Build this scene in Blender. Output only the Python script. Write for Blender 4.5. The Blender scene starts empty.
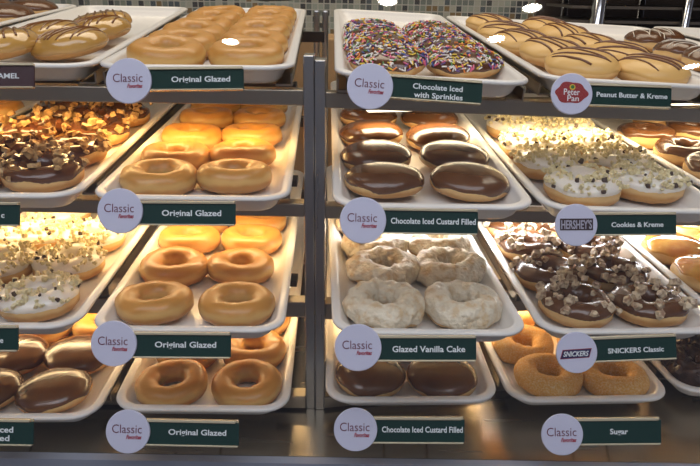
import bpy, bmesh, math, random
from mathutils import Vector, Matrix, Euler
R_ = math.radians
PI = math.pi
scene = bpy.context.scene
COL = scene.collection

# ---------------------------------------------------------------- camera
F = 660.0
pitch, roll = R_(20.5), R_(1.0)
e1 = Vector((1, 0, 0)); e2 = Vector((0, -math.sin(pitch), -math.cos(pitch))); e3 = Vector((0, math.cos(pitch), -math.sin(pitch)))
IX = e1*math.cos(roll) - e2*math.sin(roll)      # to the right
IY = e1*math.sin(roll) + e2*math.cos(roll)      # downwards
EYE = Vector((0, 0, 1.5))
cam_d = bpy.data.cameras.new('camera'); cam = bpy.data.objects.new('camera', cam_d); COL.objects.link(cam)
cam_d.sensor_width = 36; cam_d.lens = 36*F/700; cam_d.clip_start = .05
m = Matrix((IX, -IY, -e3)).transposed().to_4x4(); m.translation = EYE
cam.matrix_world = m
scene.camera = cam

# ---------------------------------------------------------------- light
scene.view_settings.view_transform = 'Standard'
scene.view_settings.look = 'None'
scene.view_settings.gamma = 1
scene.view_settings.use_curve_mapping = False
scene.view_settings.exposure = 0.08
world = bpy.data.worlds.new('world'); scene.world = world; world.use_nodes = True
wn = world.node_tree.nodes['Background']
wn.inputs['Color'].default_value = (.62, .66, .86, 1); wn.inputs['Strength'].default_value = .26

def area(name, loc, rot, sx, sy, power, color):
    d = bpy.data.lights.new(name, 'AREA'); d.shape = 'RECTANGLE'; d.size = sx; d.size_y = sy; d.energy = power; d.color = color
    o = bpy.data.objects.new(name, d); COL.objects.link(o); o.location = loc; o.rotation_euler = rot
    return o
# soft fill added above the customer side; ceiling light over the kitchen
area('customer_fill_light', (-.2, -.35, 2.77), (0, 0, 0), 3.0, 1.3, 34, (.86, .90, 1))
area('ceiling_panel_light', (.1, 1.6, 2.75), (0, 0, 0), 2.4, .8, 22, (1, .87, .68))
# display lamps under the upper three shelves: left rack warm, right rack warm / cool
WARM = (1, .60, .20); WARM2 = (1, .68, .32); CREAM = (1, .80, .50); COOL = (.93, .95, 1)
RY = .22                                          # the right-hand rack recedes
ANG = math.atan(RY)
def ry(x): return RY*(x+.033)
LAMPS = [  # rack, centre x, y, yaw, length, height, power, colour
    ('left', -.62, .955, 0, 1.08, 1.362, 2.3, WARM),
    ('left', -.62, .955, 0, 1.08, 1.222, 2.3, WARM2),
    ('left', -.62, .930, 0, 1.08, 1.070, 1.8, WARM2),
    ('right', .52, .955, ANG, 1.04, 1.335, 1.6, CREAM),
    ('right', .52, .945, ANG, 1.04, 1.185, 2.7, COOL),
    ('right', .52, .925, ANG, 1.04, 1.040, 2.3, WARM2),
]
for side, x, y, a, ln, z, pw, colr in LAMPS:
    yy = y + (ry(x) if side == 'right' else 0)
    area('shelf_lamp_light', (x, yy, z-.012), (0, 0, a), ln, .02, pw, colr)

# ---------------------------------------------------------------- helpers
def tag(o, label=None, cat=None, group=None, kind=None):
    if label: o['label'] = label
    if cat: o['category'] = cat
    if group: o['group'] = group
    if kind: o['kind'] = kind
    return o
def empty(name, mat4=None, loc=None):
    o = bpy.data.objects.new(name, None); COL.objects.link(o); o.empty_display_size = .01
    if mat4 is not None: o.matrix_world = mat4
    if loc is not None: o.location = loc
    return o
def link(name, me, parent=None):
    o = bpy.data.objects.new(name, me); COL.objects.link(o)
    if parent: o.parent = parent
    return o
class MB:
    """collects vertices and faces with a material index"""
    def __init__(s): s.v = []; s.f = []; s.mi = []; s.sm = []
    def add(s, vs, fs, mi=0, smooth=False):
        b = len(s.v); s.v += [tuple(v) for v in vs]
        for f in fs: s.f.append([b+i for i in f]); s.mi.append(mi); s.sm.append(smooth)
        return s
    def box(s, lo, hi, mi=0, M=None):
        x0, y0, z0 = lo; x1, y1, z1 = hi
        vs = [(x0,y0,z0),(x1,y0,z0),(x1,y1,z0),(x0,y1,z0),(x0,y0,z1),(x1,y0,z1),(x1,y1,z1),(x0,y1,z1)]
        if M is not None: vs = [M @ Vector(v) for v in vs]
        return s.add(vs, [(3,2,1,0),(4,5,6,7),(0,1,5,4),(1,2,6,5),(2,3,7,6),(3,0,4,7)], mi)
    def tube(s, pts, r, n=6, mi=0, cap=True):
        pts = [Vector(p) for p in pts]; vs = []; k = len(pts)
        for i, p in enumerate(pts):
            t = (pts[min(i+1, k-1)] - pts[max(i-1, 0)]).normalized()
            a = t.orthogonal() if abs(t.z) > .95 else t.cross(Vector((0, 0, 1)))
            a.normalize(); b = t.cross(a)
            for j in range(n):
                q = 2*PI*j/n; vs.append(p + (a*math.cos(q) + b*math.sin(q))*r)
        fs = [(i*n+j, i*n+(j+1) % n, (i+1)*n+(j+1) % n, (i+1)*n+j) for i in range(k-1) for j in range(n)]
        if cap: fs += [tuple(range(n))[::-1], tuple((k-1)*n+j for j in range(n))]
        return s.add(vs, fs, mi, True)
    def mesh(s, name, mats, sharp=None):
        me = bpy.data.meshes.new(name); me.from_pydata(s.v, [], s.f)
        for mm in (mats if isinstance(mats, (list, tuple)) else [mats]): me.materials.append(mm)
        for p, i, sm in zip(me.polygons, s.mi, s.sm): p.material_index = i; p.use_smooth = sm
        bm = bmesh.new(); bm.from_mesh(me); bmesh.ops.recalc_face_normals(bm, faces=bm.faces); bm.to_mesh(me); bm.free()
        me.update(); return me
    def build(s, name, mats, parent=None, bevel=0):
        o = link(name, s.mesh(name, mats), parent)
        if bevel:
            b = o.modifiers.new('bevel', 'BEVEL'); b.width = bevel; b.segments = 2; b.limit_method = 'ANGLE'
        return o

# ---------------------------------------------------------------- materials
def mat(name, color, rough=.5, metal=0, coat=0, noise=None, bump=None, sss=0, spec=.5, coat_rough=.08, ior=None):
    """noise = (scale, other colour, contrast low, high); bump = (scale, strength)"""
    ma = bpy.data.materials.new(name); ma.use_nodes = True
    nt = ma.node_tree; b = nt.nodes['Principled BSDF']
    b.inputs['Base Color'].default_value = (*color, 1); b.inputs['Roughness'].default_value = rough
    b.inputs['Metallic'].default_value = metal; b.inputs['Coat Weight'].default_value = coat
    b.inputs['Coat Roughness'].default_value = coat_rough; b.inputs['Specular IOR Level'].default_value = spec
    if sss:
        b.inputs['Subsurface Weight'].default_value = sss; b.inputs['Subsurface Scale'].default_value = .006
        b.inputs['Subsurface Radius'].default_value = (1, .5, .25)
    tc = nt.nodes.new('ShaderNodeTexCoord')
    if noise:
        n = nt.nodes.new('ShaderNodeTexNoise'); n.inputs['Scale'].default_value = noise[0]; n.inputs['Detail'].default_value = 5
        nt.links.new(tc.outputs['Object'], n.inputs['Vector'])
        r = nt.nodes.new('ShaderNodeValToRGB'); r.color_ramp.elements[0].position = noise[2]; r.color_ramp.elements[1].position = noise[3]
        r.color_ramp.elements[0].color = (*color, 1); r.color_ramp.elements[1].color = (*noise[1], 1)
        nt.links.new(n.outputs['Fac'], r.inputs['Fac']); nt.links.new(r.outputs['Color'], b.inputs['Base Color'])
    if bump:
        n2 = nt.nodes.new('ShaderNodeTexNoise'); n2.inputs['Scale'].default_value = bump[0]; n2.inputs['Detail'].default_value = 4
        nt.links.new(tc.outputs['Object'], n2.inputs['Vector'])
        bp = nt.nodes.new('ShaderNodeBump'); bp.inputs['Strength'].default_value = bump[1]; bp.inputs['Distance'].default_value = .002
        nt.links.new(n2.outputs['Fac'], bp.inputs['Height']); nt.links.new(bp.outputs['Normal'], b.inputs['Normal'])
    return ma
def dough_mat(name, top, side, band, rough, coat):
    """fried dough: brown crown and foot, pale band round the waist"""
    ma = mat(name, top, rough, 0, coat, bump=(180, .12), sss=.12, coat_rough=.12)
    nt = ma.node_tree; b = nt.nodes['Principled BSDF']
    tc = nt.nodes.new('ShaderNodeTexCoord'); sx = nt.nodes.new('ShaderNodeSeparateXYZ'); nt.links.new(tc.outputs['Object'], sx.inputs[0])
    n = nt.nodes.new('ShaderNodeTexNoise'); n.inputs['Scale'].default_value = 34; n.inputs['Detail'].default_value = 3
    nt.links.new(tc.outputs['Object'], n.inputs['Vector'])
    a = nt.nodes.new('ShaderNodeMath'); a.operation = 'MULTIPLY_ADD'; a.inputs[1].default_value = .013; nt.links.new(n.outputs['Fac'], a.inputs[0]); nt.links.new(sx.outputs['Z'], a.inputs[2])
    mr = nt.nodes.new('ShaderNodeMapRange'); mr.inputs['From Min'].default_value = .004; mr.inputs['From Max'].default_value = .044; nt.links.new(a.outputs[0], mr.inputs['Value'])
    r = nt.nodes.new('ShaderNodeValToRGB'); cr = r.color_ramp
    cr.elements[0].position = 0; cr.elements[0].color = (*side, 1); cr.elements[1].position = 1; cr.elements[1].color = (*top, 1)
    for p, c in ((.30, side), (.42, band), (.52, band), (.66, top)):
        e = cr.elements.new(p); e.color = (*c, 1)
    nt.links.new(mr.outputs['Result'], r.inputs['Fac']); nt.links.new(r.outputs['Color'], b.inputs['Base Color'])
    return ma
M = {}
M['glazed'] = dough_mat('glazed_dough', (.57, .27, .055), (.53, .24, .05), (.68, .42, .14), .42, .22)
M['dough'] = dough_mat('plain_dough', (.62, .34, .10), (.55, .27, .07), (.74, .48, .20), .5, .1)
M['cake'] = mat('cake_dough', (.66, .44, .20), .6, noise=(60, (.52, .30, .11), .35, .7), bump=(120, .5))
M['choc'] = mat('chocolate_icing', (.10, .036, .010), .26, coat=.5, spec=.5, coat_rough=.15, noise=(20, (.15, .058, .018), .35, .8))
M['nutchoc'] = mat('chocolate_icing_soft', (.10, .035, .014), .22, coat=.5)
M['white'] = mat('white_icing', (.86, .80, .70), .28, coat=.35, sss=.1)
M['caramel'] = mat('caramel_icing', (.44, .23, .045), .22, coat=.9, noise=(22, (.56, .32, .08), .35, .7))
M['pbutter'] = mat('peanut_butter_icing', (.70, .43, .14), .45, coat=.15)
M['drizzle'] = mat('brown_drizzle', (.16, .055, .02), .3, coat=.4)
M['cardrizzle'] = mat('caramel_drizzle', (.20, .07, .015), .25, coat=.5)
M['whitedrizzle'] = mat('white_drizzle', (.85, .80, .68), .4)
M['burnt'] = mat('burnt_sugar', (.62, .22, .025), .10, coat=1, noise=(30, (.85, .50, .12), .35, .65), coat_rough=.03)
M['vanilla'] = mat('vanilla_glaze', (.84, .74, .56), .40, coat=.2, noise=(95, (.70, .52, .30), .48, .66), bump=(150, 2.2))
M['sugar'] = mat('sugared_dough', (.78, .42, .10), .75, noise=(420, (.86, .62, .32), .42, .68), bump=(500, .6))
M['darkcake'] = mat('dark_cake', (.045, .020, .010), .45, coat=.2, noise=(70, (.12, .06, .035), .4, .75), bump=(110, 1.0))
M['nut'] = mat('chopped_nut', (.56, .36, .15), .5, noise=(160, (.30, .16, .06), .42, .62))
M['peanut'] = mat('nougat_chunk', (.70, .57, .38), .5, noise=(150, (.28, .16, .09), .44, .64))
M['crumb'] = mat('cookie_crumb', (.80, .70, .42), .6, noise=(260, (.66, .55, .30), .4, .7))
M['crumbdark'] = mat('dark_cookie_crumb', (.08, .05, .035), .7)
SPR = [mat('sprinkle_'+n, c, .35) for n, c in (('white', (.85,.82,.78)), ('pink', (.80,.16,.30)), ('yellow', (.85,.62,.06)), ('purple', (.16,.08,.28)), ('orange', (.82,.24,.05)), ('green', (.10,.30,.10)), ('blue', (.06,.12,.35)))]
M['tray'] = mat('white_plastic', (.80, .77, .72), .32, coat=.15, bump=(60, .04))
def steel(name, c, rough, stretch):
    ma = mat(name, c, rough, 1)
    nt = ma.node_tree; b = nt.nodes['Principled BSDF']; tc = nt.nodes.new('ShaderNodeTexCoord'); mp = nt.nodes.new('ShaderNodeMapping')
    mp.inputs['Scale'].default_value = stretch; n = nt.nodes.new('ShaderNodeTexNoise'); n.inputs['Scale'].default_value = 10
    nt.links.new(tc.outputs['Object'], mp.inputs[0]); nt.links.new(mp.outputs[0], n.inputs['Vector'])
    mr = nt.nodes.new('ShaderNodeMapRange'); mr.inputs['To Min'].default_value = rough*.75; mr.inputs['To Max'].default_value = rough*1.35
    nt.links.new(n.outputs['Fac'], mr.inputs['Value']); nt.links.new(mr.outputs['Result'], b.inputs['Roughness'])
    return ma
M['steel'] = steel('brushed_steel', (.38, .33, .26), .34, (1, 30, 30))
M['post'] = steel('post_steel', (.42, .41, .39), .30, (40, 40, 1))
M['deck'] = steel('deck_steel', (.50, .45, .37), .24, (.6, 6, 1))
M['dark'] = mat('dark_metal', (.035, .032, .03), .4, .6)
M['trim'] = mat('blue_grey_trim', (.36, .39, .47), .45, .3)
M['cabinet'] = mat('cabinet_front', (.10, .10, .11), .5)
M['chrome'] = mat('chrome', (.75, .76, .78), .12, 1)
M['gold'] = mat('holder_metal', (.66, .57, .38), .22, .35)
M['green'] = mat('green_card', (.005, .033, .025), .5, spec=.2)
M['brown'] = mat('maroon_card', (.045, .012, .016), .4)
M['disc'] = mat('sign_disc', (.62, .62, .76), .5)
M['lettering'] = mat('white_print', (.80, .84, .84), .6)
M['burgundy'] = mat('burgundy_print', (.13, .012, .045), .6)
M['crimson'] = mat('crimson_print', (.34, .010, .035), .6)
M['logored'] = mat('logo_red', (.30, .010, .012), .5)
M['logogreen'] = mat('logo_green', (.02, .16, .02), .5)
M['logoyellow'] = mat('logo_yellow', (.75, .50, .03), .5)
M['logobrown'] = mat('logo_dark_brown', (.035, .014, .018), .5)
M['logogrey'] = mat('logo_grey', (.42, .40, .48), .5)
M['navy'] = mat('logo_navy', (.020, .010, .075), .5)
M['glow'] = bpy.data.materials.new('lamp_glow'); M['glow'].use_nodes = True
_b = M['glow'].node_tree.nodes['Principled BSDF']; _b.inputs['Emission Color'].default_value = (1, .85, .6, 1); _b.inputs['Emission Strength'].default_value = 3

M['bulb'] = bpy.data.materials.new('ceiling_bulb'); M['bulb'].use_nodes = True
_b = M['bulb'].node_tree.nodes['Principled BSDF']; _b.inputs['Emission Color'].default_value = (1, .93, .80, 1); _b.inputs['Emission Strength'].default_value = 60
M['glass'] = bpy.data.materials.new('clear_glass'); M['glass'].use_nodes = True
_t = M['glass'].node_tree; _t.nodes.remove(_t.nodes['Principled BSDF'])
_m = _t.nodes.new('ShaderNodeMixShader'); _m.inputs[0].default_value = .03
_a = _t.nodes.new('ShaderNodeBsdfTransparent'); _g = _t.nodes.new('ShaderNodeBsdfGlossy'); _g.inputs['Roughness'].default_value = .01
_t.links.new(_a.outputs[0], _m.inputs[1]); _t.links.new(_g.outputs[0], _m.inputs[2]); _t.links.new(_m.outputs[0], _t.nodes['Material Output'].inputs['Surface'])

# ---------------------------------------------------------------- the setting
def struct(name, mb, ma):
    o = mb.build(name, ma); tag(o, kind='structure'); return o
fl = mat('floor_tiles', (.16, .09, .06), .4, noise=(3, (.11, .065, .05), .3, .7))
struct('floor', MB().box((-4, -4, -.05), (4, 2.6, 0)), fl)
struct('ceiling', MB().box((-4, -4, 2.8), (4, 2.6, 2.85)), mat('ceiling_paint', (.55, .53, .5), .8))
def mosaic():
    ma = bpy.data.materials.new('mosaic_tiles'); ma.use_nodes = True; nt = ma.node_tree; b = nt.nodes['Principled BSDF']
    N = nt.nodes.new; Lk = nt.links.new
    tc = N('ShaderNodeTexCoord'); mp = N('ShaderNodeMapping'); mp.inputs['Scale'].default_value = (1/.0215, 1, 1/.0215)
    Lk(tc.outputs['Object'], mp.inputs[0])
    fr = N('ShaderNodeVectorMath'); fr.operation = 'FRACTION'; Lk(mp.outputs[0], fr.inputs[0])
    flr = N('ShaderNodeVectorMath'); flr.operation = 'FLOOR'; Lk(mp.outputs[0], flr.inputs[0])
    wn_ = N('ShaderNodeTexWhiteNoise'); wn_.noise_dimensions = '3D'; Lk(flr.outputs[0], wn_.inputs['Vector'])
    r = N('ShaderNodeValToRGB'); r.color_ramp.interpolation = 'CONSTANT'
    cols = [(0, (.30,.33,.28)), (.2, (.055,.058,.06)), (.38, (.16,.18,.16)), (.55, (.36,.36,.30)), (.68, (.09,.11,.12)), (.80, (.21,.24,.20)), (.92, (.20,.14,.07))]
    r.color_ramp.elements[0].color = (*cols[0][1], 1); r.color_ramp.elements[1].position = cols[1][0]; r.color_ramp.elements[1].color = (*cols[1][1], 1)
    for p, c in cols[2:]: e = r.color_ramp.elements.new(p); e.color = (*c, 1)
    Lk(wn_.outputs['Value'], r.inputs['Fac'])
    sp = N('ShaderNodeSeparateXYZ'); Lk(fr.outputs[0], sp.inputs[0])
    def edge(o):
        a = N('ShaderNodeMath'); a.operation = 'SUBTRACT'; a.inputs[1].default_value = .5; Lk(o, a.inputs[0])
        c = N('ShaderNodeMath'); c.operation = 'ABSOLUTE'; Lk(a.outputs[0], c.inputs[0])
        d = N('ShaderNodeMath'); d.operation = 'GREATER_THAN'; d.inputs[1].default_value = .42; Lk(c.outputs[0], d.inputs[0]); return d.outputs[0]
    mx = N('ShaderNodeMath'); mx.operation = 'MAXIMUM'; Lk(edge(sp.outputs['X']), mx.inputs[0]); Lk(edge(sp.outputs['Z']), mx.inputs[1])
    mix = N('ShaderNodeMix'); mix.data_type = 'RGBA'; Lk(mx.outputs[0], mix.inputs[0]); Lk(r.outputs['Color'], mix.inputs[6]); mix.inputs[7].default_value = (.42, .41, .36, 1)
    Lk(mix.outputs[2], b.inputs['Base Color']); b.inputs['Roughness'].default_value = .25
    return ma
struct('wall_back', MB().box((-4, 2.5, 0), (.647, 2.6, 2.8)), mosaic())
struct('wall_back_right', MB().box((.647, 2.47, 0), (4, 2.6, 2.8)), mat('brown_wall', (.055, .040, .032), .45))

# service counter body below the display
c = MB(); c.box((-1.3, .50, 0), (1.35, 1.75, .915)); struct('trim_1', c, M['cabinet'])
c = MB(); c.box((-1.3, .676, .916), (1.35, .6885, .9365)); struct('trim_2', c, M['trim'])
dk = MB().box((-1.3, .689, .916), (1.35, 1.75, .937)).build('steel_deck', M['deck'])
tag(dk, 'brushed steel counter deck under the lowest shelf of doughnut trays', 'counter')
# ---------------------------------------------------------------- trays: outlines of rounded rectangles lofted into one moulded shell
TW, TL = .228, .735
def rrect(hw, y0, y1, r, z, n=6):
    pts = []
    for cx, cy, a0 in ((hw-r, y1-r, 0), (-hw+r, y1-r, 90), (-hw+r, y0+r, 180), (hw-r, y0+r, 270)):
        for i in range(n+1):
            a = R_(a0+90*i/n); pts.append((cx+r*math.cos(a), cy+r*math.sin(a), z))
    return pts
def tray_mesh():
    mb = MB(); h = TW/2
    # (inset from the outline, z, corner radius), from the floor's top over the lip to the underside
    prof = [(.034, -.0205, .012), (.026, -.0200, .016), (.0215, -.0175, .019), (.0185, -.011, .021), (.0165, -.0095, .022), (.0125, -.0035, .026), (.0110, -.0008, .027),
            (.0085, 0, .029), (.0025, 0, .034), (.0006, -.0010, .036), (0, -.0030, .036), (.0006, -.0050, .036), (.0040, -.0056, .033), (.0085, -.0050, .029),
            (.0120, -.009, .026), (.0165, -.0185, .022), (.0215, -.0232, .020), (.030, -.024, .014)]
    rings = [rrect(h-i, i, TL-i, r, z) for i, z, r in prof]; n = len(rings[0])
    vs = [p for ring in rings for p in ring]; fs = []
    for k in range(len(rings)-1):
        for j in range(n): fs.append((k*n+j, k*n+(j+1) % n, (k+1)*n+(j+1) % n, (k+1)*n+j))
    fs.append(tuple(range(n))); fs.append(tuple((len(rings)-1)*n+j for j in range(n))[::-1])
    mb.add(vs, fs, 0, True)
    me = mb.mesh('tray', M['tray'])
    for p in me.polygons:
        if len(p.vertices) > 4: p.use_smooth = False
    return me
TRAY_ME = tray_mesh()
TRAYS = {
'1A': ((-0.6638, 0.7566, 1.4194), 0.0479, 0.0489, 0.0095, [[0.0526, 0.637], [0.0525, 0.511], [-0.0419, 0.6556]]),
'1B': ((-0.4151, 0.7681, 1.4110), 0.0723, 0.0570, 0.0045, [[-0.0272, 0.1082], [0.0535, 0.1351], [-0.0006, 0.2058], [0.0475, 0.2765], [0.0311, 0.3609]]),
'1C': ((-0.1809, 0.7663, 1.4125), 0.0486, 0.0554, -0.0033, [[0.05, 0.105], [0.05, 0.203], [0.05, 0.301], [0.05, 0.399], [0.05, 0.497], [0.05, 0.595], [-0.048, 0.092], [-0.048, 0.19], [-0.048, 0.288], [-0.048, 0.386], [-0.048, 0.484], [-0.048, 0.582]]),
'1D': ((0.0937, 0.7556, 1.4053), 0.0311, 0.0629, 0.0387, [[-0.046, 0.108], [-0.049, 0.207], [-0.05, 0.306], [-0.05, 0.402], [0.0535, 0.128], [0.0535, 0.226], [0.0535, 0.324], [0.0525, 0.42]]),
'1E': ((0.3452, 0.8148, 1.3969), 0.0436, 0.0571, 0.0428, [[-0.0311, 0.1095], [-0.0408, 0.207], [-0.0591, 0.3123], [-0.054, 0.4384], [-0.0517, 0.5592], [0.062, 0.1031], [0.062, 0.2099], [0.062, 0.3295], [0.062, 0.452], [0.062, 0.5705]]),
'1F': ((0.5867, 0.8586, 1.3867), 0.0436, 0.0571, 0.0428, [[-0.0127, 0.4508], [-0.0203, 0.3144], [0.0535, 0.5161], [-0.0118, 0.2354]]),
'1G': ((0.8304, 0.8834, 1.3917), 0.0423, 0.0421, 0.0239, []),
'2A': ((-0.6653, 0.6929, 1.2804), 0.0400, 0.0239, 0.0087, [[0.0535, 0.4755]]),
'2B': ((-0.4224, 0.7017, 1.2752), 0.0435, 0.0297, -0.0016, [[0.0398, 0.1016], [0.0398, 0.2067], [0.0398, 0.3193], [0.0406, 0.4441], [-0.0535, 0.1048], [-0.0535, 0.2102], [-0.0535, 0.3234], [-0.0535, 0.4486]]),
'2C': ((-0.1832, 0.7115, 1.2737), 0.0487, 0.0102, 0.0073, [[0.0391, 0.1074], [0.0389, 0.215], [0.0396, 0.3364], [0.0397, 0.482], [0.037, 0.602], [-0.0535, 0.0974], [-0.0535, 0.2028], [-0.0535, 0.3297], [-0.0535, 0.4736], [-0.0535, 0.58]]),
'2D': ((0.0947, 0.6871, 1.2762), 0.0376, 0.0527, 0.0086, [[-0.0502, 0.0984], [-0.0534, 0.1983], [-0.0535, 0.3122], [-0.0517, 0.4271], [0.0535, 0.0994], [0.0535, 0.2043], [0.0464, 0.3017], [0.0493, 0.421]]),
'2E': ((0.3412, 0.7336, 1.2611), 0.0410, 0.0363, 0.0205, [[-0.0385, 0.0981], [-0.0535, 0.1905], [-0.0477, 0.292], [-0.0414, 0.4182], [0.0535, 0.1136], [0.0525, 0.2072], [0.0499, 0.3083], [0.0535, 0.4305]]),
'2F': ((0.5833, 0.7684, 1.2567), 0.0455, 0.0316, 0.0161, [[-0.0535, 0.38], [-0.039, 0.2706], [0.0505, 0.4182], [-0.0422, 0.1721], [0.0323, 0.51]]),
'3B': ((-0.4307, 0.6732, 1.1250), 0.0309, 0.0224, -0.0037, [[0.04, 0.0848], [0.0393, 0.1904], [0.0396, 0.2872], [-0.0535, 0.0818], [-0.0535, 0.1847], [-0.0535, 0.2893], [-0.045, 0.3824]]),
'3C': ((-0.1886, 0.6747, 1.1249), 0.0387, -0.0057, 0.0086, [[0.0495, 0.0813], [0.0398, 0.2014], [0.0436, 0.3113], [0.0458, 0.4048], [-0.0535, 0.0823], [-0.0535, 0.1951], [-0.0535, 0.3077], [-0.0518, 0.4013]]),
'3D': ((0.0962, 0.6604, 1.1344), 0.0503, 0.0044, 0.0220, [[-0.0499, 0.0755], [-0.0397, 0.1868], [-0.0445, 0.2802], [-0.0521, 0.3734], [0.0471, 0.0785], [0.0535, 0.1932], [0.0533, 0.2866], [0.0535, 0.3802]]),
'3E': ((0.3490, 0.7124, 1.1119), 0.0414, 0.0206, -0.0034, [[-0.0464, 0.0825], [-0.0521, 0.1759], [-0.0535, 0.2793], [-0.0535, 0.3729], [0.0509, 0.0817], [0.043, 0.1754], [0.0436, 0.2745], [0.0397, 0.368]]),
'3F': ((0.5910, 0.7490, 1.1053), 0.0537, 0.0224, 0.0184, [[-0.0535, 0.2554], [-0.0535, 0.1583], [0.0392, 0.2642], [0.0385, 0.1707], [0.0322, 0.3575]]),
'4B': ((-0.4307, 0.6908, 0.9860), 0.0226, 0.0198, -0.0119, [[0.0397, 0.0625], [0.0397, 0.1549], [0.0461, 0.2483], [-0.0535, 0.0625], [-0.0535, 0.1547], [-0.0474, 0.2481]]),
'4C': ((-0.1880, 0.7067, 0.9925), 0.0308, 0.0211, 0.0114, [[0.0535, 0.0625], [0.0535, 0.1557], [0.0535, 0.2493], [-0.0473, 0.0625], [-0.0445, 0.1556], [-0.0398, 0.249]]),
'4D': ((0.0860, 0.7204, 1.0017), 0.0350, 0.0363, -0.0042, [[-0.0535, 0.0625], [-0.04, 0.1547], [0.0459, 0.0625], [0.0535, 0.1553]]),
'4E': ((0.3339, 0.7582, 0.9820), 0.0637, 0.0268, 0.0055, [[-0.0413, 0.0625], [-0.0535, 0.154], [-0.0535, 0.2476], [0.0523, 0.0625], [0.0535, 0.1545], [0.0396, 0.247]]),
'4F': ((0.5772, 0.7947, 0.9762), 0.0704, 0.0101, 0.0251, [[-0.0535, 0.1542], [-0.0535, 0.0625], [0.0343, 0.1243]]),
}

def tray_matrix(k):
    (x, y, z), a, t, r, _ = TRAYS[k]
    return Matrix.Translation((x, y, z)) @ Matrix.Rotation(a, 4, 'Z') @ Matrix.Rotation(t, 4, 'X') @ Matrix.Rotation(r, 4, 'Y')
SHELF = {'1': 'top shelf', '2': 'second shelf', '3': 'third shelf', '4': 'bottom shelf'}
PLACE = {'A': 'third left of posts', 'B': 'second left of posts', 'C': 'first left of posts', 'D': 'first right of posts',
         'E': 'second right of posts', 'F': 'third right of posts', 'G': 'fourth right of posts'}
HOLDS = {'1A': 'holding chocolate doughnuts', '1B': 'holding caramel striped doughnuts', '1C': 'full of plain glazed rings', '1D': 'holding sprinkled doughnuts',
         '1E': 'full of tan striped doughnuts', '1F': 'holding chocolate doughnuts with white zigzags', '1G': 'cut off by the frame', '2A': 'cut off by the frame',
         '2B': 'holding nut topped rings', '2C': 'holding plain glazed rings', '2D': 'holding filled chocolate doughnuts', '2E': 'holding crumb topped white rings', '2F': 'holding flat chocolate rings',
         '3B': 'holding crumb topped white rings', '3C': 'holding plain glazed rings', '3D': 'holding crackled vanilla rings', '3E': 'holding chunk topped chocolate rings', '3F': 'holding burnt sugar doughnuts',
         '4B': 'holding filled chocolate doughnuts', '4C': 'holding plain glazed rings', '4D': 'holding filled chocolate doughnuts', '4E': 'holding sugared rings', '4F': 'holding dark crumbly rings'}
for k in TRAYS:
    o = link('serving_tray', TRAY_ME); o.matrix_world = tray_matrix(k)
    tag(o, 'tray on the %s, %s, %s' % (SHELF[k[0]], PLACE[k[1]], HOLDS[k]), 'tray', 'white serving trays')

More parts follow.
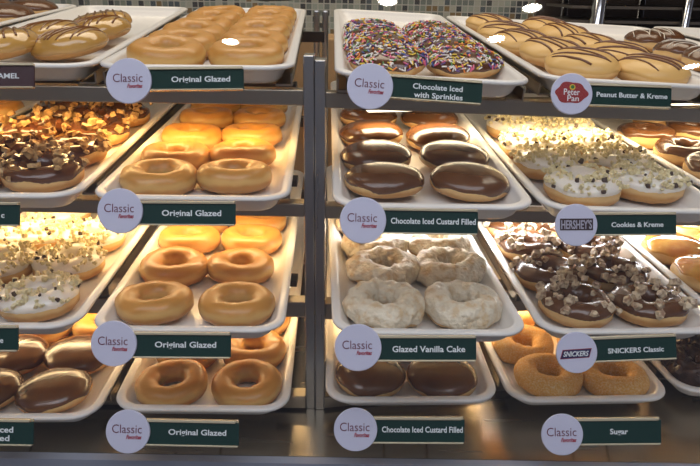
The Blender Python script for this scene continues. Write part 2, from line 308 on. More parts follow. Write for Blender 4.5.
# ---------------------------------------------------------------- racks
def rail_end(side): return None
RAILS = {'left': [(.79, 1.384, .0185, 0), (.79, 1.2425, .0175, 0), (.80, 1.100, .023, 0), (.785, .961, .020, 0)],
         'right': [(.79, 1.382, .019, -.060), (.79, 1.240, .017, -.080), (.80, 1.098, .024, -.05), (.785, .9595, .018, -.03)]}
for side, lab in (('left', 'brushed steel tray rack left of the twin posts'), ('right', 'brushed steel tray rack receding right of the twin posts')):
    rk = empty('display_rack', loc=(0, 0, 0)); tag(rk, lab, 'rack')
    if side == 'left': fx = [-.05175, -1.19]; rx = [-.0835, -1.23]
    else: fx = [-.03835, 1.12]; rx = [-.0635, 1.10]
    top = 1.424
    for i, x in enumerate(fx):
        y = .790 + (ry(x) if side == 'right' else 0)
        MB().box((x-.00655, y, .937), (x+.00655, y+.03, top if side == 'left' else top-.005)).build('post', M['post'], rk, .0015)
    for i, x in enumerate(rx):
        y = 1.55 + (ry(x) if side == 'right' else 0)
        MB().box((x-.0065, y, .937), (x+.0065, y+.02, 1.449)).build('post', M['post'], rk, .004)
    x0, x1 = (-1.185, -.0580) if side == 'left' else (-.0320, 1.115)
    for n, (yf, zt, hh, sl) in enumerate(RAILS[side]):
        def P(x, dy, z): return (x, yf + dy + (ry(x) if side == 'right' else 0), z + sl*(x+.03 if side == 'right' else 0))
        mb = MB(); vs = []
        for x in (x0, x1):
            vs += [P(x, 0, zt-hh), P(x, .022, zt-hh), P(x, .022, zt), P(x, 0, zt)]
        mb.add(vs, [(0,1,2,3), (7,6,5,4), (0,4,5,1), (1,5,6,2), (2,6,7,3), (3,7,4,0)]); mb.build('front_rail', M['steel'], rk, .0012)
        mb = MB(); vs = []
        ks = ['%d%s' % (n+1, q) for q in 'ABCDEFG' if '%d%s' % (n+1, q) in TRAYS and ((q in 'ABC') == (side == 'left'))]
        zb = min((tray_matrix(k) @ Vector((0, .69, -.036))).z for k in ks)
        for x in (x0, x1):
            yb = 1.36 + (ry(x)*.4 if side == 'right' else 0)
            vs += [(x, yb, zb-.02), (x, yb+.015, zb-.02), (x, yb+.015, zb), (x, yb, zb)]
        mb.add(vs, [(0,1,2,3), (7,6,5,4), (0,4,5,1), (1,5,6,2), (2,6,7,3), (3,7,4,0)]); mb.build('back_rail', M['dark'], rk)
        for k in ks:                                # pairs of slides that carry each tray, folded from sheet steel
            T = tray_matrix(k)
            for s in (-1, 1):
                v0 = {'1': .026, '2': .082, '3': .128, '4': .070}[k[0]]
                mb = MB(); a, b2 = (.0905*s, .1105*s)
                mb.box((min(a, b2), v0, -.0275), (max(a, b2), .72, -.0250), M=T)
                mb.box((min(.1085*s, .1105*s), v0, -.0275), (max(.1085*s, .1105*s), .72, -.0125), M=T)
                mb.build('tray_slide', M['steel'], rk)
    for sd, x, y, a, ln, z, pw, colr in LAMPS:       # lamp housings under the shelves
        if sd != side: continue
        yy = y + (ry(x) if side == 'right' else 0)
        T = Matrix.Translation((x, yy, z)) @ Matrix.Rotation(a, 4, 'Z')
        hb = MB().box((-ln/2, -.014, -.002), (ln/2, .014, .008), M=T).build('lamp_housing', M['dark'], rk)
        MB().box((-ln/2+.01, -.009, -.006), (ln/2-.01, .009, -.002), M=T).build('lamp_diffuser', M['glow'], hb)

# ---------------------------------------------------------------- doughnuts
RAD = .0482
class Shape:
    def __init__(s, kind, seed, h=.034, rad=RAD, lump=.0009, hole=.0162):
        s.kind, s.b, s.zc = kind, h/2, h/2
        s.rad = rad; rn = random.Random(seed); s.lump = lump
        s.R = (rad+hole)/2; s.a = (rad-hole)/2
        s.ph = [(rn.choice((2, 3, 3, 4, 5)), rn.uniform(0, 6.28), rn.uniform(.4, 1)) for _ in range(4)]
        s.ph2 = [(rn.choice((1, 2, 3)), rn.uniform(0, 6.28), rn.uniform(.3, 1)) for _ in range(3)]
        s.fine = [(rn.randint(6, 13), rn.randint(2, 5), rn.uniform(0, 6.28)) for _ in range(4)]
    def pt(s, phi, th, off=0):
        w = sum(a*math.sin(n*phi+p) for n, p, a in s.ph)*s.lump
        wz = sum(a*math.sin(n*phi+p) for n, p, a in s.ph2)*s.lump*.9
        fine = sum(math.sin(n*phi+p)*math.cos(k*th+p) for n, k, p in s.fine)*s.lump*.35
        c, q = math.cos(th), math.sin(th)
        sg = lambda v, e: math.copysign(abs(v)**e, v)
        if s.kind == 'dome': w *= abs(c); wz *= abs(c); fine *= abs(c)
        if s.kind == 'ring':
            rho = s.R + w*.6 + (s.a+off+fine)*sg(c, .92)
            z = s.zc + (s.b+off+fine+(wz if q > 0 else 0))*sg(q, .95 if q > 0 else .7)
        else:
            rho = max(0, (s.rad+off+fine+w)*sg(max(c, 0), .72))
            z = s.zc*.9 + ((s.b*1.1+off+fine+wz*.6) if q > 0 else s.b*.9)*sg(q, .95 if q > 0 else .7)
        return Vector((rho*math.cos(phi), rho*math.sin(phi), max(z, 0) if off == 0 else z))
    def body(s, name, ma, nu=40, nv=18):
        mb = MB(); vs = []; fs = []
        if s.kind == 'ring':
            for i in range(nu):
                for j in range(nv): vs.append(s.pt(2*PI*i/nu, 2*PI*j/nv))
            for i in range(nu):
                for j in range(nv): fs.append((i*nv+j, ((i+1) % nu)*nv+j, ((i+1) % nu)*nv+(j+1) % nv, i*nv+(j+1) % nv))
        else:
            for i in range(nu):
                for j in range(1, nv): vs.append(s.pt(2*PI*i/nu, -PI/2+PI*j/nv))
            m_ = nv-1; top = s.pt(0, PI/2); top.x = top.y = 0; vs.append((0, 0, 0)); vs.append(tuple(top)); b0, t0 = nu*m_, nu*m_+1
            for i in range(nu):
                k = (i+1) % nu
                for j in range(m_-1): fs.append((i*m_+j, k*m_+j, k*m_+j+1, i*m_+j+1))
                fs.append((b0, k*m_, i*m_)); fs.append((t0, i*m_+m_-1, k*m_+m_-1))
        mb.add(vs, fs, 0, True)
        return mb.mesh(name, ma)
    def cap(s, name, ma, low=.05, wob=.16, thick=.0014, inner=None, nu=48, nv=14, seed=1, rim=.0007):
        """icing poured over the crown, with a wavy, rounded edge"""
        rn = random.Random(seed); w1 = [(n, rn.uniform(0, 6.28), rn.uniform(.3, 1)) for n in (2, 3, 5, 8)]
        end = PI/2 if s.kind == 'dome' else PI + (.25 if inner is None else inner)
        mb = MB(); vs = []; fs = []
        for i in range(nu):
            phi = 2*PI*i/nu; t0 = low + wob*sum(a*math.sin(n*phi+p) for n, p, a in w1)/2.2
            for j in range(nv+1):
                f = j/nv; th = t0 + (end-t0)*f
                e = min(f/.10, 1); off = -.0005 + (thick+rim*math.exp(-((f-.09)/.06)**2)+.0005)*math.sqrt(max(e, 0))
                if s.kind == 'ring' and f > .93: off = -.0005 + (thick+.0005)*(1-f)/.07
                vs.append(s.pt(phi, th, off) if off > 0 else s.pt(phi, th, off-1e-9))
        m_ = nv+1
        for i in range(nu):
            k = (i+1) % nu
            for j in range(nv): fs.append((i*m_+j, k*m_+j, k*m_+j+1, i*m_+j+1))
        mb.add(vs, fs, 0, True)
        me = mb.mesh(name, ma); bm = bmesh.new(); bm.from_mesh(me); bmesh.ops.remove_doubles(bm, verts=bm.verts, dist=1e-5); bm.to_mesh(me); bm.free()
        for p in me.polygons: p.use_smooth = True
        return me
    def rand_top(s, rn, lo=.35, hi=None, off=.0014):
        hi = hi if hi else (PI/2 if s.kind == 'dome' else PI-.75)
        while True:
            phi = rn.uniform(0, 2*PI); th = rn.uniform(lo, hi)
            p = s.pt(phi, th, off); rho = math.hypot(p.x, p.y)
            if rn.random() < rho/s.rad: break
        d = .02; n = (s.pt(phi+d, th, off)-p).cross(s.pt(phi, th+d, off)-p)
        n = n.normalized() if n.length > 0 else Vector((0, 0, 1))
        if n.z < 0: n = -n
        return p, n
    def top_z(s, x, y, off):
        rho = math.hypot(x, y); phi = math.atan2(y, x)
        if s.kind == 'ring':
            q = (rho-s.R)/s.a
            if q > .97: return None
            if q < -.9: return s.zc
            th = math.acos(max(-1, min(1, math.copysign(abs(q)**(1/.92), q))))
        else:
            q = rho/s.rad
            if q > .97: return None
            th = math.acos(min(1, q**(1/.72)))
        return s.pt(phi, th, off).z
def chunks(shape, name, mats, n, size, seed, jag=.3, flat=.6, lo=.35, pick=None, lift=.25, stack=.3):
    rn = random.Random(seed); mb = MB()
    for i in range(n):
        p, nr = shape.rand_top(rn, lo); sz = size*rn.uniform(.65, 1.3)
        rot = Euler((rn.uniform(-.5, .5), rn.uniform(-.5, .5), rn.uniform(0, 6.28))).to_matrix()
        q = nr.to_track_quat('Z', 'Y').to_matrix()
        if rn.random() < stack: p = p + nr*sz*.5
        vs = []
        for dz in (-1, 1):
            k = rn.choice((4, 5))
            k = 5
            for j in range(k):
                a = 2*PI*j/k + rn.uniform(-.25, .25); r = sz*.5*rn.uniform(1-jag, 1+jag)*(.8 if dz > 0 else 1)
                vs.append(p + nr*sz*lift + q @ (rot @ Vector((r*math.cos(a), r*.8*math.sin(a), dz*sz*flat*.5*rn.uniform(.7, 1.2)))))
        fs = [(4, 3, 2, 1, 0), (5, 6, 7, 8, 9)] + [(j, (j+1) % 5, 5+(j+1) % 5, 5+j) for j in range(5)]
        mb.add(vs, fs, pick(rn) if pick else 0)
    return mb.mesh(name, mats)
def sprinkle_mesh(shape, seed, n=330):
    rn = random.Random(seed); mb = MB()
    for i in range(n):
        p, nr = shape.rand_top(rn, .12); p = p + nr*rn.uniform(.0003, .0016)
        t = nr.orthogonal().normalized(); b = nr.cross(t); a = rn.uniform(0, 6.28)
        d = t*math.cos(a)+b*math.sin(a)+nr*rn.uniform(-.3, .3); d.normalize(); L = rn.uniform(.0024, .0036)
        mb.tube([p-d*L, p-d*L*.8, p+d*L*.8, p+d*L], .0010, 5, rn.choices(range(7), (34, 14, 14, 12, 10, 8, 8))[0])
    return mb.mesh('sprinkles', SPR)
def drizzle_mesh(shape, ma, seed, lines=4, r=.0011, zig=True, off=.0022):
    rn = random.Random(seed); mb = MB(); path = []
    ang = rn.uniform(-.35, .35); H = shape.rad*1.15
    xs = [-H*.7 + 2*H*.7*i/(lines) for i in range(lines+1)]
    pts = []
    for i, x in enumerate(xs):
        a, b = (-H, H) if i % 2 == 0 else (H, -H)
        for j in range(15):
            f = j/14; pts.append((x + (f*2*H*.7/lines if zig else 0) + .003*math.sin(f*5+i+seed), a+(b-a)*f))
    cur = []
    for x, y in pts:
        X = x*math.cos(ang)-y*math.sin(ang); Y = x*math.sin(ang)+y*math.cos(ang)
        z = shape.top_z(X, Y, off)
        if z is None:
            if len(cur) > 3: mb.tube(cur, r*rn.uniform(.8, 1.2), 6)
            cur = []
        else: cur.append((X, Y, z))
    if len(cur) > 3: mb.tube(cur, r, 6)
    return mb.mesh('drizzle', ma)

def kit(code, seed):
    """meshes of one doughnut of a kind: (body, [(part name, mesh, stuff?)])"""
    if code == 'glazed':
        s = Shape('ring', seed, .0300, lump=.0009); return s.body('glazed_donut', M['glazed']), []
    if code == 'sprinkle':
        s = Shape('dome', seed, .030, lump=.0007); return s.body('dough', M['dough']), [('icing', s.cap('icing', M['nutchoc'], .02, .15, seed=seed), 0), ('sprinkles', sprinkle_mesh(s, seed), 1)]
    if code == 'choc':
        s = Shape('dome', seed, .0325, lump=.0006); return s.body('dough', M['dough']), [('icing', s.cap('icing', M['choc'], -.02, .16, thick=.0011, rim=0, seed=seed), 0)]
    if code == 'chocring':
        s = Shape('ring', seed, .030); return s.body('dough', M['dough']), [('icing', s.cap('icing', M['choc'], .25, .16, seed=seed), 0)]
    if code == 'caramel':
        s = Shape('dome', seed, .034); return s.body('dough', M['dough']), [('icing', s.cap('icing', M['caramel'], -.25, .10, seed=seed), 0), ('drizzle', drizzle_mesh(s, M['cardrizzle'], seed, 7, .0013, False), 0)]
    if code == 'pbutter':
        s = Shape('dome', seed, .034); return s.body('dough', M['dough']), [('icing', s.cap('icing', M['pbutter'], .05, .12, seed=seed), 0), ('drizzle', drizzle_mesh(s, M['drizzle'], seed, 5, .0016), 0)]
    if code == 'zigzag':
        s = Shape('dome', seed, .036, rad=.038); return s.body('dough', M['dough']), [('icing', s.cap('icing', M['choc'], .10, .12, seed=seed), 0), ('drizzle', drizzle_mesh(s, M['whitedrizzle'], seed, 5, .0007), 0)]
    if code == 'nut':
        s = Shape('ring', seed, .029); return s.body('dough', M['dough']), [('icing', s.cap('icing', M['nutchoc'], .10, .2, seed=seed), 0), ('chopped_nuts', chunks(s, 'chopped_nuts', [M['nut'], M['nutchoc']], 34, .0130, seed, .35, .42, .35, lambda r: 0 if r.random() < .8 else 1), 1)]
    if code == 'crumb':
        s = Shape('ring', seed, .031, hole=.014); return s.body('dough', M['dough']), [('icing', s.cap('icing', M['white'], .12, .16, seed=seed), 0), ('cookie_crumbs', chunks(s, 'cookie_crumbs', [M['crumb'], M['crumbdark']], 120, .0062, seed, .35, .8, .40, lambda r: 0 if r.random() < .94 else 1, .3, .35), 1)]
    if code == 'chunk':
        s = Shape('ring', seed, .0305, hole=.015); return s.body('dough', M['dough']), [('icing', s.cap('icing', M['choc'], .12, .12, seed=seed), 0), ('peanut_chunks', chunks(s, 'peanut_chunks', [M['peanut']], 30, .0135, seed, .20, .5, .38, None, .22, .12), 1)]
    if code == 'burnt':
        s = Shape('dome', seed, .036, rad=.049); return s.body('dough', M['dough']), [('sugar_crust', s.cap('sugar_crust', M['burnt'], .35, .22, seed=seed), 0)]
    if code == 'vanilla':
        s = Shape('ring', seed, .033, lump=.0024); return s.body('cake_dough', M['cake'], 56, 26), [('glaze', s.cap('glaze', M['vanilla'], -.6, .3, .0010, seed=seed, nu=64, nv=20), 0)]
    if code == 'sugar':
        s = Shape('ring', seed, .031, lump=.0013); return s.body('sugar_donut', M['sugar']), []
    if code == 'dark':
        s = Shape('ring', seed, .040, lump=.0026); return s.body('cake_dough', M['darkcake'], 56, 26), [('crumb_lumps', chunks(s, 'crumb_lumps', [M['darkcake']], 40, .011, seed, .4, .6, .2), 1)]
NAME = {'glazed': 'glazed_donut', 'sprinkle': 'sprinkle_donut', 'choc': 'filled_chocolate_donut', 'chocring': 'chocolate_ring_donut', 'caramel': 'caramel_donut', 'pbutter': 'peanut_butter_donut',
        'zigzag': 'chocolate_zigzag_donut', 'nut': 'nut_donut', 'crumb': 'cookie_crumb_donut', 'chunk': 'peanut_chunk_donut', 'burnt': 'burnt_sugar_donut', 'vanilla': 'vanilla_cake_donut', 'sugar': 'sugar_donut', 'dark': 'dark_cake_donut'}
LOOK = {'glazed': 'plain glazed ring doughnut', 'sprinkle': 'sprinkled chocolate iced doughnut', 'choc': 'glossy chocolate filled doughnut', 'chocring': 'flat chocolate iced ring doughnut', 'caramel': 'caramel iced striped doughnut',
        'pbutter': 'tan iced doughnut with brown stripes', 'zigzag': 'small chocolate doughnut with white zigzags', 'nut': 'chocolate ring doughnut with chopped nuts', 'crumb': 'white iced ring with cookie crumbs',
        'chunk': 'chocolate ring doughnut with nutty chunks', 'burnt': 'filled doughnut with burnt sugar crust', 'vanilla': 'crackled white glazed cake ring', 'sugar': 'sugared golden ring doughnut', 'dark': 'dark crumbly cake ring'}
KIND = {'1A': 'choc', '1B': 'caramel', '1C': 'glazed', '1D': 'sprinkle', '1E': 'pbutter', '1F': 'zigzag', '2A': 'glazed', '2B': 'nut', '2C': 'glazed', '2D': 'choc', '2E': 'crumb', '2F': 'chocring',
        '3B': 'crumb', '3C': 'glazed', '3D': 'vanilla', '3E': 'chunk', '3F': 'burnt', '4B': 'choc', '4C': 'glazed', '4D': 'choc', '4E': 'sugar', '4F': 'dark'}
ROWN = ['front row', 'second row', 'third row', 'fourth row', 'fifth row', 'sixth row']
KITS = {}
def get_kit(code, v):
    if (code, v) not in KITS: KITS[(code, v)] = kit(code, v*17+hash_(code))
    return KITS[(code, v)]
def hash_(s): return sum(ord(ch)*(i+3) for i, ch in enumerate(s)) % 97
def place_donut(code, v, Mx, label, group):
    body, parts = get_kit(code, v)
    if not parts:
        o = link(NAME[code], body); o.matrix_world = Mx
        return tag(o, label, 'doughnut', group)
    e = empty(NAME[code], Mx); tag(e, label, 'doughnut', group)
    d = link(body.name.split('.')[0], body, e)
    for n, me, st in parts:
        q = link(n, me, e)
        if st: q['kind'] = 'stuff'
    return e
rnd = random.Random(5)
for k in TRAYS:
    spots = TRAYS[k][4]; T = tray_matrix(k); code = KIND.get(k)
    for side, sel in (('left', lambda u: u < 0.012), ('right', lambda u: u >= 0.012)):
        col = sorted([p for p in spots if sel(p[0])], key=lambda p: p[1])
        if k == '1F': col = sorted(spots, key=lambda p: p[1]) if side == 'left' else []
        if k == '1B': col = sorted(spots, key=lambda p: p[1]) if side == 'left' else []
        for i, (u, v) in enumerate(col):
            v = max(v-.006, .0605)
            c2 = code
            if k == '4B' and i == 2: c2 = 'glazed'
            tilt = (rnd.uniform(-.05, .05), rnd.uniform(-.05, .05)); zoff = -.0203
            if k[0] == '1' and k != '1F' and k != '1A': tilt = (rnd.uniform(.05, .11), tilt[1])
            zoff += abs(math.sin(tilt[0]))*.040 + abs(math.sin(tilt[1]))*.040
            spin = rnd.uniform(0, 6.28) if c2 not in ('caramel', 'pbutter') else rnd.uniform(-.3, .3) + (.75 if c2 == 'pbutter' else 0)
            L = T @ Matrix.Translation((u, v, zoff)) @ Euler((tilt[0], tilt[1], 0)).to_matrix().to_4x4() @ Matrix.Rotation(spin, 4, 'Z')
            if k == '1B': L = T @ Matrix.Translation((u, v, -.0203+.0085)) @ Matrix.Rotation(-.17, 4, 'Y') @ Matrix.Rotation(spin*.3, 4, 'Z')
            where = '%s %s' % (ROWN[i], side)
            if k in ('1F', '1B'): where = ['nearest', 'second nearest', 'third nearest', 'fourth nearest', 'fifth nearest'][i]
            lab = '%s, %s, %s tray %s' % (LOOK[c2], where, SHELF[k[0]].replace(' shelf', '-shelf'), PLACE[k[1]])
            place_donut(c2, (i+(0 if side == 'left' else 2)) % 4, L, lab, '%ss in the %s tray %s' % (LOOK[c2], SHELF[k[0]], PLACE[k[1]]))

# ---------------------------------------------------------------- signs
DG = None
def text_mesh(s, w, h, cx, cy, z, ma, parent, name='lettering', bold=0, shear=0, depth=.0003, keep=False):
    cu = bpy.data.curves.new(name, 'FONT'); cu.body = s; cu.size = 1; cu.offset = bold; cu.shear = shear; cu.resolution_u = 3; cu.extrude = .02
    t = bpy.data.objects.new(name, cu); COL.objects.link(t)
    dg = bpy.context.evaluated_depsgraph_get(); me = bpy.data.meshes.new_from_object(t.evaluated_get(dg))
    bpy.data.objects.remove(t); bpy.data.curves.remove(cu)
    xs = [v.co.x for v in me.vertices]; ys = [v.co.y for v in me.vertices]
    x0, x1, y0, y1 = min(xs), max(xs), min(ys), max(ys)
    for v in me.vertices:
        v.co = Vector(((v.co.x-x0)/(x1-x0)*w - w/2 + cx, (v.co.y-y0)/(y1-y0)*h - h/2 + cy, z + (v.co.z+.02)/.04*depth))
    me.materials.clear(); me.materials.append(ma); me.name = name
    return link(name, me, parent)
def disc_mb(r, z0, z1, n=56, cx=0, cy=0, bev=.0006):
    mb = MB(); vs = []
    prof = [(r, z0), (r, z1-bev), (r-bev, z1)]
    for rr, z in prof: vs += [(cx+rr*math.cos(2*PI*i/n), cy+rr*math.sin(2*PI*i/n), z) for i in range(n)]
    fs = [(k*n+i, k*n+(i+1) % n, (k+1)*n+(i+1) % n, (k+1)*n+i) for k in range(2) for i in range(n)]
    mb.add(vs, fs + [tuple(range(n))[::-1], tuple(2*n+i for i in range(n))]); return mb
def poly_mb(pts, z0, z1):
    n = len(pts); mb = MB(); mb.add([(x, y, z0) for x, y in pts]+[(x, y, z1) for x, y in pts], [tuple(range(n))[::-1], tuple(range(n, 2*n))] + [(i, (i+1) % n, n+(i+1) % n, n+i) for i in range(n)]); return mb
#        disc x,y,r  depth  plate end, centre y, height, slope, texts [(s, x0, x1, y, h)], logo, label
SIGNS = [
 ('1B', -80, 75, 22.5, 0.733, 33.5, 75.3, 25, 0, [('CARAMEL', -20, 18.5, 75.5, 5.3)], 'none', 'maroon sign reading CARAMEL on the top shelf tray at far left'),
 ('1C', 129, 81, 22.8, 0.728, 243.5, 78.5, 23.5, -.6, [('Original Glazed', 171, 230, 78.9, 6)], 'classic', 'green Original Glazed sign with round disc, on the top shelf'),
 ('1D', 370, 86.5, 23.1, 0.722, 482.5, 88.7, 24, 4.2, [('Chocolate Iced', 413, 463, 87.3, 5.6), ('with Sprinkles', 414, 463, 96.0, 5.8)], 'classic', 'green Chocolate Iced with Sprinkles sign, tilted, on the top shelf'),
 ('1E', 571.5, 94, 20.7, 0.781, 672, 95.3, 23, 2.0, [('Peanut Butter & Kreme', 597, 668, 95.2, 5)], 'cloud', 'green Peanut Butter & Kreme sign with red cloud logo'),
 ('2B', -90, 214, 22.5, 0.718, 18.8, 214.3, 24, 0, [('c', .5, 3.8, 216, 3.8)], 'none', 'green sign end showing letter c, second shelf at far left'),
 ('2C', 120.3, 211, 22.6, 0.726, 235.3, 213.3, 24.5, .3, [('Original Glazed', 161.5, 221, 213.2, 6.3)], 'classic', 'green Original Glazed sign with round disc, on the second shelf'),
 ('2D', 363, 220.5, 23.2, 0.704, 478.2, 221.4, 26, .9, [('Chocolate Iced Custard Filled', 391, 476, 221.3, 6)], 'classic', 'green Chocolate Iced Custard Filled sign on the second shelf'),
 ('2E', 576, 225, 21.1, 0.753, 677, 224, 23.5, -.3, [('Cookies & Kreme', 612, 664, 224.6, 5)], 'hershey', 'green Cookies & Kreme sign with a dark label disc'),
 ('3B', -95, 339, 22.5, 0.744, 17.3, 338.6, 26, 0, [('e', -.5, 2.6, 341.2, 4)], 'none', 'green sign end showing letter e, third shelf at far left'),
 ('3C', 114, 343.5, 22.9, 0.745, 230.6, 345.3, 26, .4, [('Original Glazed', 154.5, 216, 345, 6.3)], 'classic', 'green Original Glazed sign with round disc, on the third shelf'),
 ('3D', 358, 347.5, 23.5, 0.729, 476.5, 348.6, 26, 0, [('Glazed Vanilla Cake', 392.5, 465.5, 349.3, 6.3)], 'classic', 'green Glazed Vanilla Cake sign on the third shelf'),
 ('3E', 576.5, 352.5, 20.6, 0.785, 677, 348.6, 25.5, -2.3, [('SNICKERS Classic', 608.5, 664.5, 350.2, 5.2)], 'snickers', 'green SNICKERS Classic sign with a slanted navy logo'),
 ('4B', -85, 432, 22.2, 0.790, 32.6, 432, 26.5, 1.0, [('Iced', -3, 12.6, 430, 6), ('Filled', -13, 8.8, 438.4, 6)], 'none', 'green two line sign on the deck at far left corner'),
 ('4C', 128, 431.5, 22, 0.790, 238.6, 433.3, 26.5, 1.2, [('Original Glazed', 168, 226, 433.0, 6)], 'classic', 'green Original Glazed sign standing on the steel deck'),
 ('4D', 355.5, 429.5, 21.7, 0.790, 464.6, 430.7, 26.5, .3, [('Chocolate Iced Custard Filled', 382, 463, 430, 6)], 'classic', 'green Chocolate Iced Custard Filled sign standing on the deck'),
 ('4E', 562, 434.5, 20.8, 0.800, 661.7, 431.8, 27, -.5, [('Sugar', 610.5, 628.5, 432.0, 5.8)], 'classic', 'green Sugar sign standing on the steel deck at right'),
]
SIGN_AT = {'1B': (-0.4806, 0.7451, 1.3998), '1C': (-0.2467, 0.7391, 1.3981), '1D': (0.0191, 0.7325, 1.3976), '1E': (0.2592, 0.7907, 1.3848), '2B': (-0.4790, 0.6768, 1.2601), '2C': (-0.2531, 0.6870, 1.2643), '2D': (0.0136, 0.6642, 1.2662), '2E': (0.2576, 0.7101, 1.2491), '3B': (-0.4995, 0.6520, 1.1193), '3C': (-0.2642, 0.6525, 1.1179), '3D': (0.0110, 0.6386, 1.1264), '3E': (0.2718, 0.6872, 1.0964), '4B': (-0.5164, 0.6534, 0.9917), '4C': (-0.2615, 0.6552, 0.9965), '4D': (0.0107, 0.6577, 1.0032), '4E': (0.2612, 0.6654, 0.9953)}
SIGN_ACROSS, SIGN_DOWN = Vector((0.999848, 0.006112, 0.016347)), Vector((0.017452, -0.350154, -0.936530))      # every sign leans back by the same angle
for key, cx, cy, r, dep, xe, yc, H, slope, texts, logo, label in SIGNS:
    s = dep/F; sl = R_(slope)
    X = SIGN_ACROSS*math.cos(sl) + SIGN_DOWN*math.sin(sl); Y = SIGN_ACROSS*math.sin(sl) - SIGN_DOWN*math.cos(sl); Z = X.cross(Y)
    Mx = Matrix((X, Y, Z)).transposed().to_4x4(); Mx.translation = SIGN_AT[key]
    sg = empty('flavor_sign', Mx); tag(sg, label, 'sign', 'flavour signs along the shelves')
    def loc(px, py):                                  # position on the sign's own plane
        dx, dy = (px-cx)*s, (py-cy)*s
        return dx*math.cos(sl)+dy*math.sin(sl), dx*math.sin(sl)-dy*math.cos(sl)
    xm, ym = loc((xe+cx)/2, yc); x1 = xm + (xe-cx)/2*s; x0 = .004; hh = H*s/2; st = 2.6*s
    MB().box((x0, ym-hh+st*.6, -.0035), (x1, ym+hh-st, -.0015)).build('name_plate', M['brown'] if key == '1B' else M['green'], sg)
    hb = MB(); hb.box((x0+.012, ym-hh, -.006), (x1-.001, ym+hh, -.0036))
    hb.box((x0+.012, ym+hh-st, -.0045), (x1-.001 if key[0] != '4' else x1-.004, ym+hh, .0006)); hb.box((x0+.012, ym-hh, -.0045), (x1-.001, ym-hh+st*.6, .0004))
    hb.build('holder', M['gold'], sg, .0004)
    disc_mb(r*s, -.0012, .0014).build('disc', M['disc'], sg)
    # bracket hooking the sign to the shelf, or foot standing it on the deck
    if key[0] != '4':
        MB().box((x0+.03, ym-.004, -.016), (x0+.045, ym+.002, -.006)).build('clip', M['steel'], sg)
    else:
        Mi = Mx.inverted()                        # two easel struts leaning back to the deck
        for q in (x0+.035, x1-.035):
            A = Mx @ Vector((q, ym-hh+.008, -.006)); B = Vector((A.x, A.y+(A.z-.9385)*1.25, .9385))
            MB().tube([Mi @ A, Mi @ B], .0013, 8).build('strut', M['steel'], sg)
    for t, tx0, tx1, ty, th in texts:
        a, b = loc((tx0+tx1)/2, ty)
        text_mesh(t, (tx1-tx0)*s, th*s*(1.0 if not any(ch in t for ch in 'gyp') else 1.25), a, b - (th*s*.12 if any(ch in t for ch in 'gyp') else 0), -.0015, M['lettering'], sg, 'lettering', .02)
    if logo == 'classic':
        text_mesh('Classic', 29.6*s, 8.6*s, -.8*s, 2.9*s, .0014, M['burgundy'], sg, 'lettering', -.004)
        text_mesh('Favorites', 15.6*s, 4.4*s, 6.2*s, -5.2*s, .0014, M['crimson'], sg, 'script_lettering', .03, .35)
    elif logo == 'hershey':
        MB().box((-16.4*s, -5.4*s, .0014), (16.6*s, 6.4*s, .0017)).build('logo_band', M['logobrown'], sg)
        text_mesh("HERSHEY'S", 30.5*s, 9.2*s, .1*s, .5*s, .0017, M['logogrey'], sg, 'lettering', .02)
    elif logo == 'snickers':
        def par(w, h, k, z0, z1, ma, nm):
            c_, s_ = math.cos(R_(1.5)), math.sin(R_(1.5)); pts = []
            for x, y in ((-w-k, -h), (w-k, -h), (w+k, h), (-w+k, h)): pts.append(((x*c_-y*s_)*s-1*s, (x*s_+y*c_)*s-1*s))
            poly_mb(pts, z0, z1).build(nm, ma, sg)
        par(14.6, 4.6, 1.6, .0014, .0016, M['logored'], 'logo_edge'); par(14.0, 4.0, 1.5, .0016, .0018, M['navy'], 'logo_band')
        text_mesh('SNICKERS', 25.5*s, 5.2*s, -1*s, -1*s, .0018, M['lettering'], sg, 'lettering', .02, .3)
    elif logo == 'cloud':
        pts = []
        for i in range(72):
            a = 2*PI*i/72; rr = 12.4*(1+.06*math.cos(6*a+.4)+.035*math.cos(3*a+.8)); pts.append((rr*1.28*math.cos(a)*s-.6*s, rr*.86*math.sin(a)*s+1*s))
        poly_mb(pts, .0014, .0017).build('logo_cloud', M['logored'], sg)
        disc_mb(2.9*s, .0017, .0019, 20, .3*s, 6.6*s, .0001).build('logo_dot', M['logoyellow'], sg)
        disc_mb(1.9*s, .0019, .0021, 16, .4*s, 6.8*s, .0001).build('logo_dot', M['logogreen'], sg)
        text_mesh('Peter', 16*s, 6.2*s, -.2*s, 1.8*s, .0017, M['lettering'], sg, 'lettering', .005)
        text_mesh('Pan', 11.5*s, 5.6*s, 1.2*s, -4.6*s, .0017, M['lettering'], sg, 'lettering', .005)

# ---------------------------------------------------------------- kitchen behind, seen above the trays
bt = empty('kitchen_bench', loc=(0, 2.0, 0)); tag(bt, 'steel bench behind the rack, glimpsed between the posts', 'bench')
def sub(mb, nm, ma, par):
    o = mb.build(nm, ma); o.parent = par; o.matrix_parent_inverse = par.matrix_basis.inverted(); return o
sub(MB().box((-1.6, 1.78, .86), (.55, 2.4, .90)), 'bench_top', M['steel'], bt)
for x in (-1.55, .50):
    for y in (1.82, 2.36): sub(MB().box((x-.02, y-.02, 0), (x+.02, y+.02, .86)), 'leg', M['post'], bt)
bx = MB().box((-.20, 1.80, .90), (-.045, 2.0, 1.37)).build('storage_box', mat('kraft_board', (.42, .26, .12), .8, noise=(9, (.34, .2, .09), .3, .7)), None, .004)
tag(bx, 'tan box behind the rack, glimpsed between the twin posts', 'box')
wr = empty('shelving_unit', loc=(.9, 2.1, 0)); tag(wr, 'dark shelving unit with chrome posts behind the right trays', 'shelving')
for x in (.736, 1.003, 1.6):
    sub(MB().tube([(x, 2.10, 0), (x, 2.10, 2.1)], .021 if x < .8 else .013, 14), 'post', M['chrome'], wr)
    sub(MB().tube([(x, 2.44, 0), (x, 2.44, 2.1)], .013, 14), 'post', M['chrome'], wr)
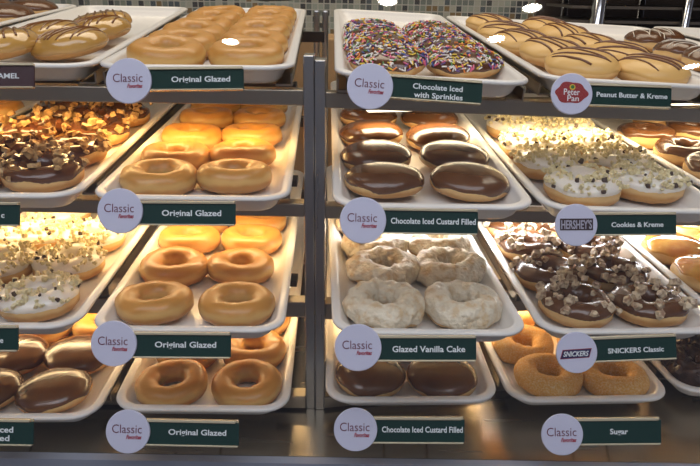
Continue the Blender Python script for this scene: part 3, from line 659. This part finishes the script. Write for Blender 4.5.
SD = mat('shelf_dark', (.13, .11, .09), .4, .4)
for z in (.5, 1.0, 1.33, 1.372, 1.414, 1.456, 1.498, 1.54): sub(MB().box((.665, 2.13, z-.008), (1.62, 2.42, z)), 'shelf', SD, wr)
bk = MB(); bk.tube([(-.272, 1.71, 1.492), (-.255, 1.705, 1.487), (-.22, 1.70, 1.484), (-.16, 1.70, 1.486), (-.128, 1.705, 1.492), (-.115, 1.71, 1.50)], .022, 14)
hg = bk.build('rolled_cloth', mat('dark_cloth', (.07, .05, .045), .8, noise=(30, (.13, .12, .12), .4, .6))); tag(hg, 'dark rolled cloth hanging behind the glazed tray, top edge', 'cloth')

# ---------------------------------------------------------------- shop ceiling lamps and the slanted glass front
for x, y in ((-.673, -2.165), (.162, -1.705), (.863, -1.743), (.764, -2.074), (1.959, -2.383)):
    dl = empty('ceiling_lamp', loc=(x, y, 2.79)); tag(dl, 'round recessed ceiling lamp over the customer side, ' + {-.673: 'leftmost', .162: 'second from left, nearest the counter', .863: 'between the second and fourth', .764: 'third, farther from the counter', 1.959: 'rightmost'}[x], 'lamp', 'recessed ceiling lamps')
    rim = MB(); n = 28
    rim.add([(rr*math.cos(2*PI*i/n), rr*math.sin(2*PI*i/n), z) for rr, z in ((.062, .0098), (.062, -.004), (.050, -.006), (.050, .0098)) for i in range(n)], [(k*n+i, k*n+(i+1) % n, (k+1)*n+(i+1) % n, (k+1)*n+i) for k in range(3) for i in range(n)], 0, True)
    rim.build('rim', M['chrome'], dl); disc_mb(.044, 0, .004, 28).build('lamp_glass', M['bulb'], dl)
gp = MB(); ga = R_(15); c_, s_ = math.cos(ga), math.sin(ga)
gp.add([(-1.28, .50+dy, .917) for dy in (0, .005)] + [(1.33, .50+dy, .917) for dy in (.005, 0)] + [(-1.28, .50+dy+.70*s_, .917+.70*c_) for dy in (0, .005)] + [(1.33, .50+dy+.70*s_, .917+.70*c_) for dy in (.005, 0)],
       [(0,1,2,3), (7,6,5,4), (0,3,7,4), (1,5,6,2), (0,4,5,1), (2,6,7,3)])
go = gp.build('glass_front', M['glass']); tag(go, 'clear slanted glass pane in front of the whole display', 'glass')
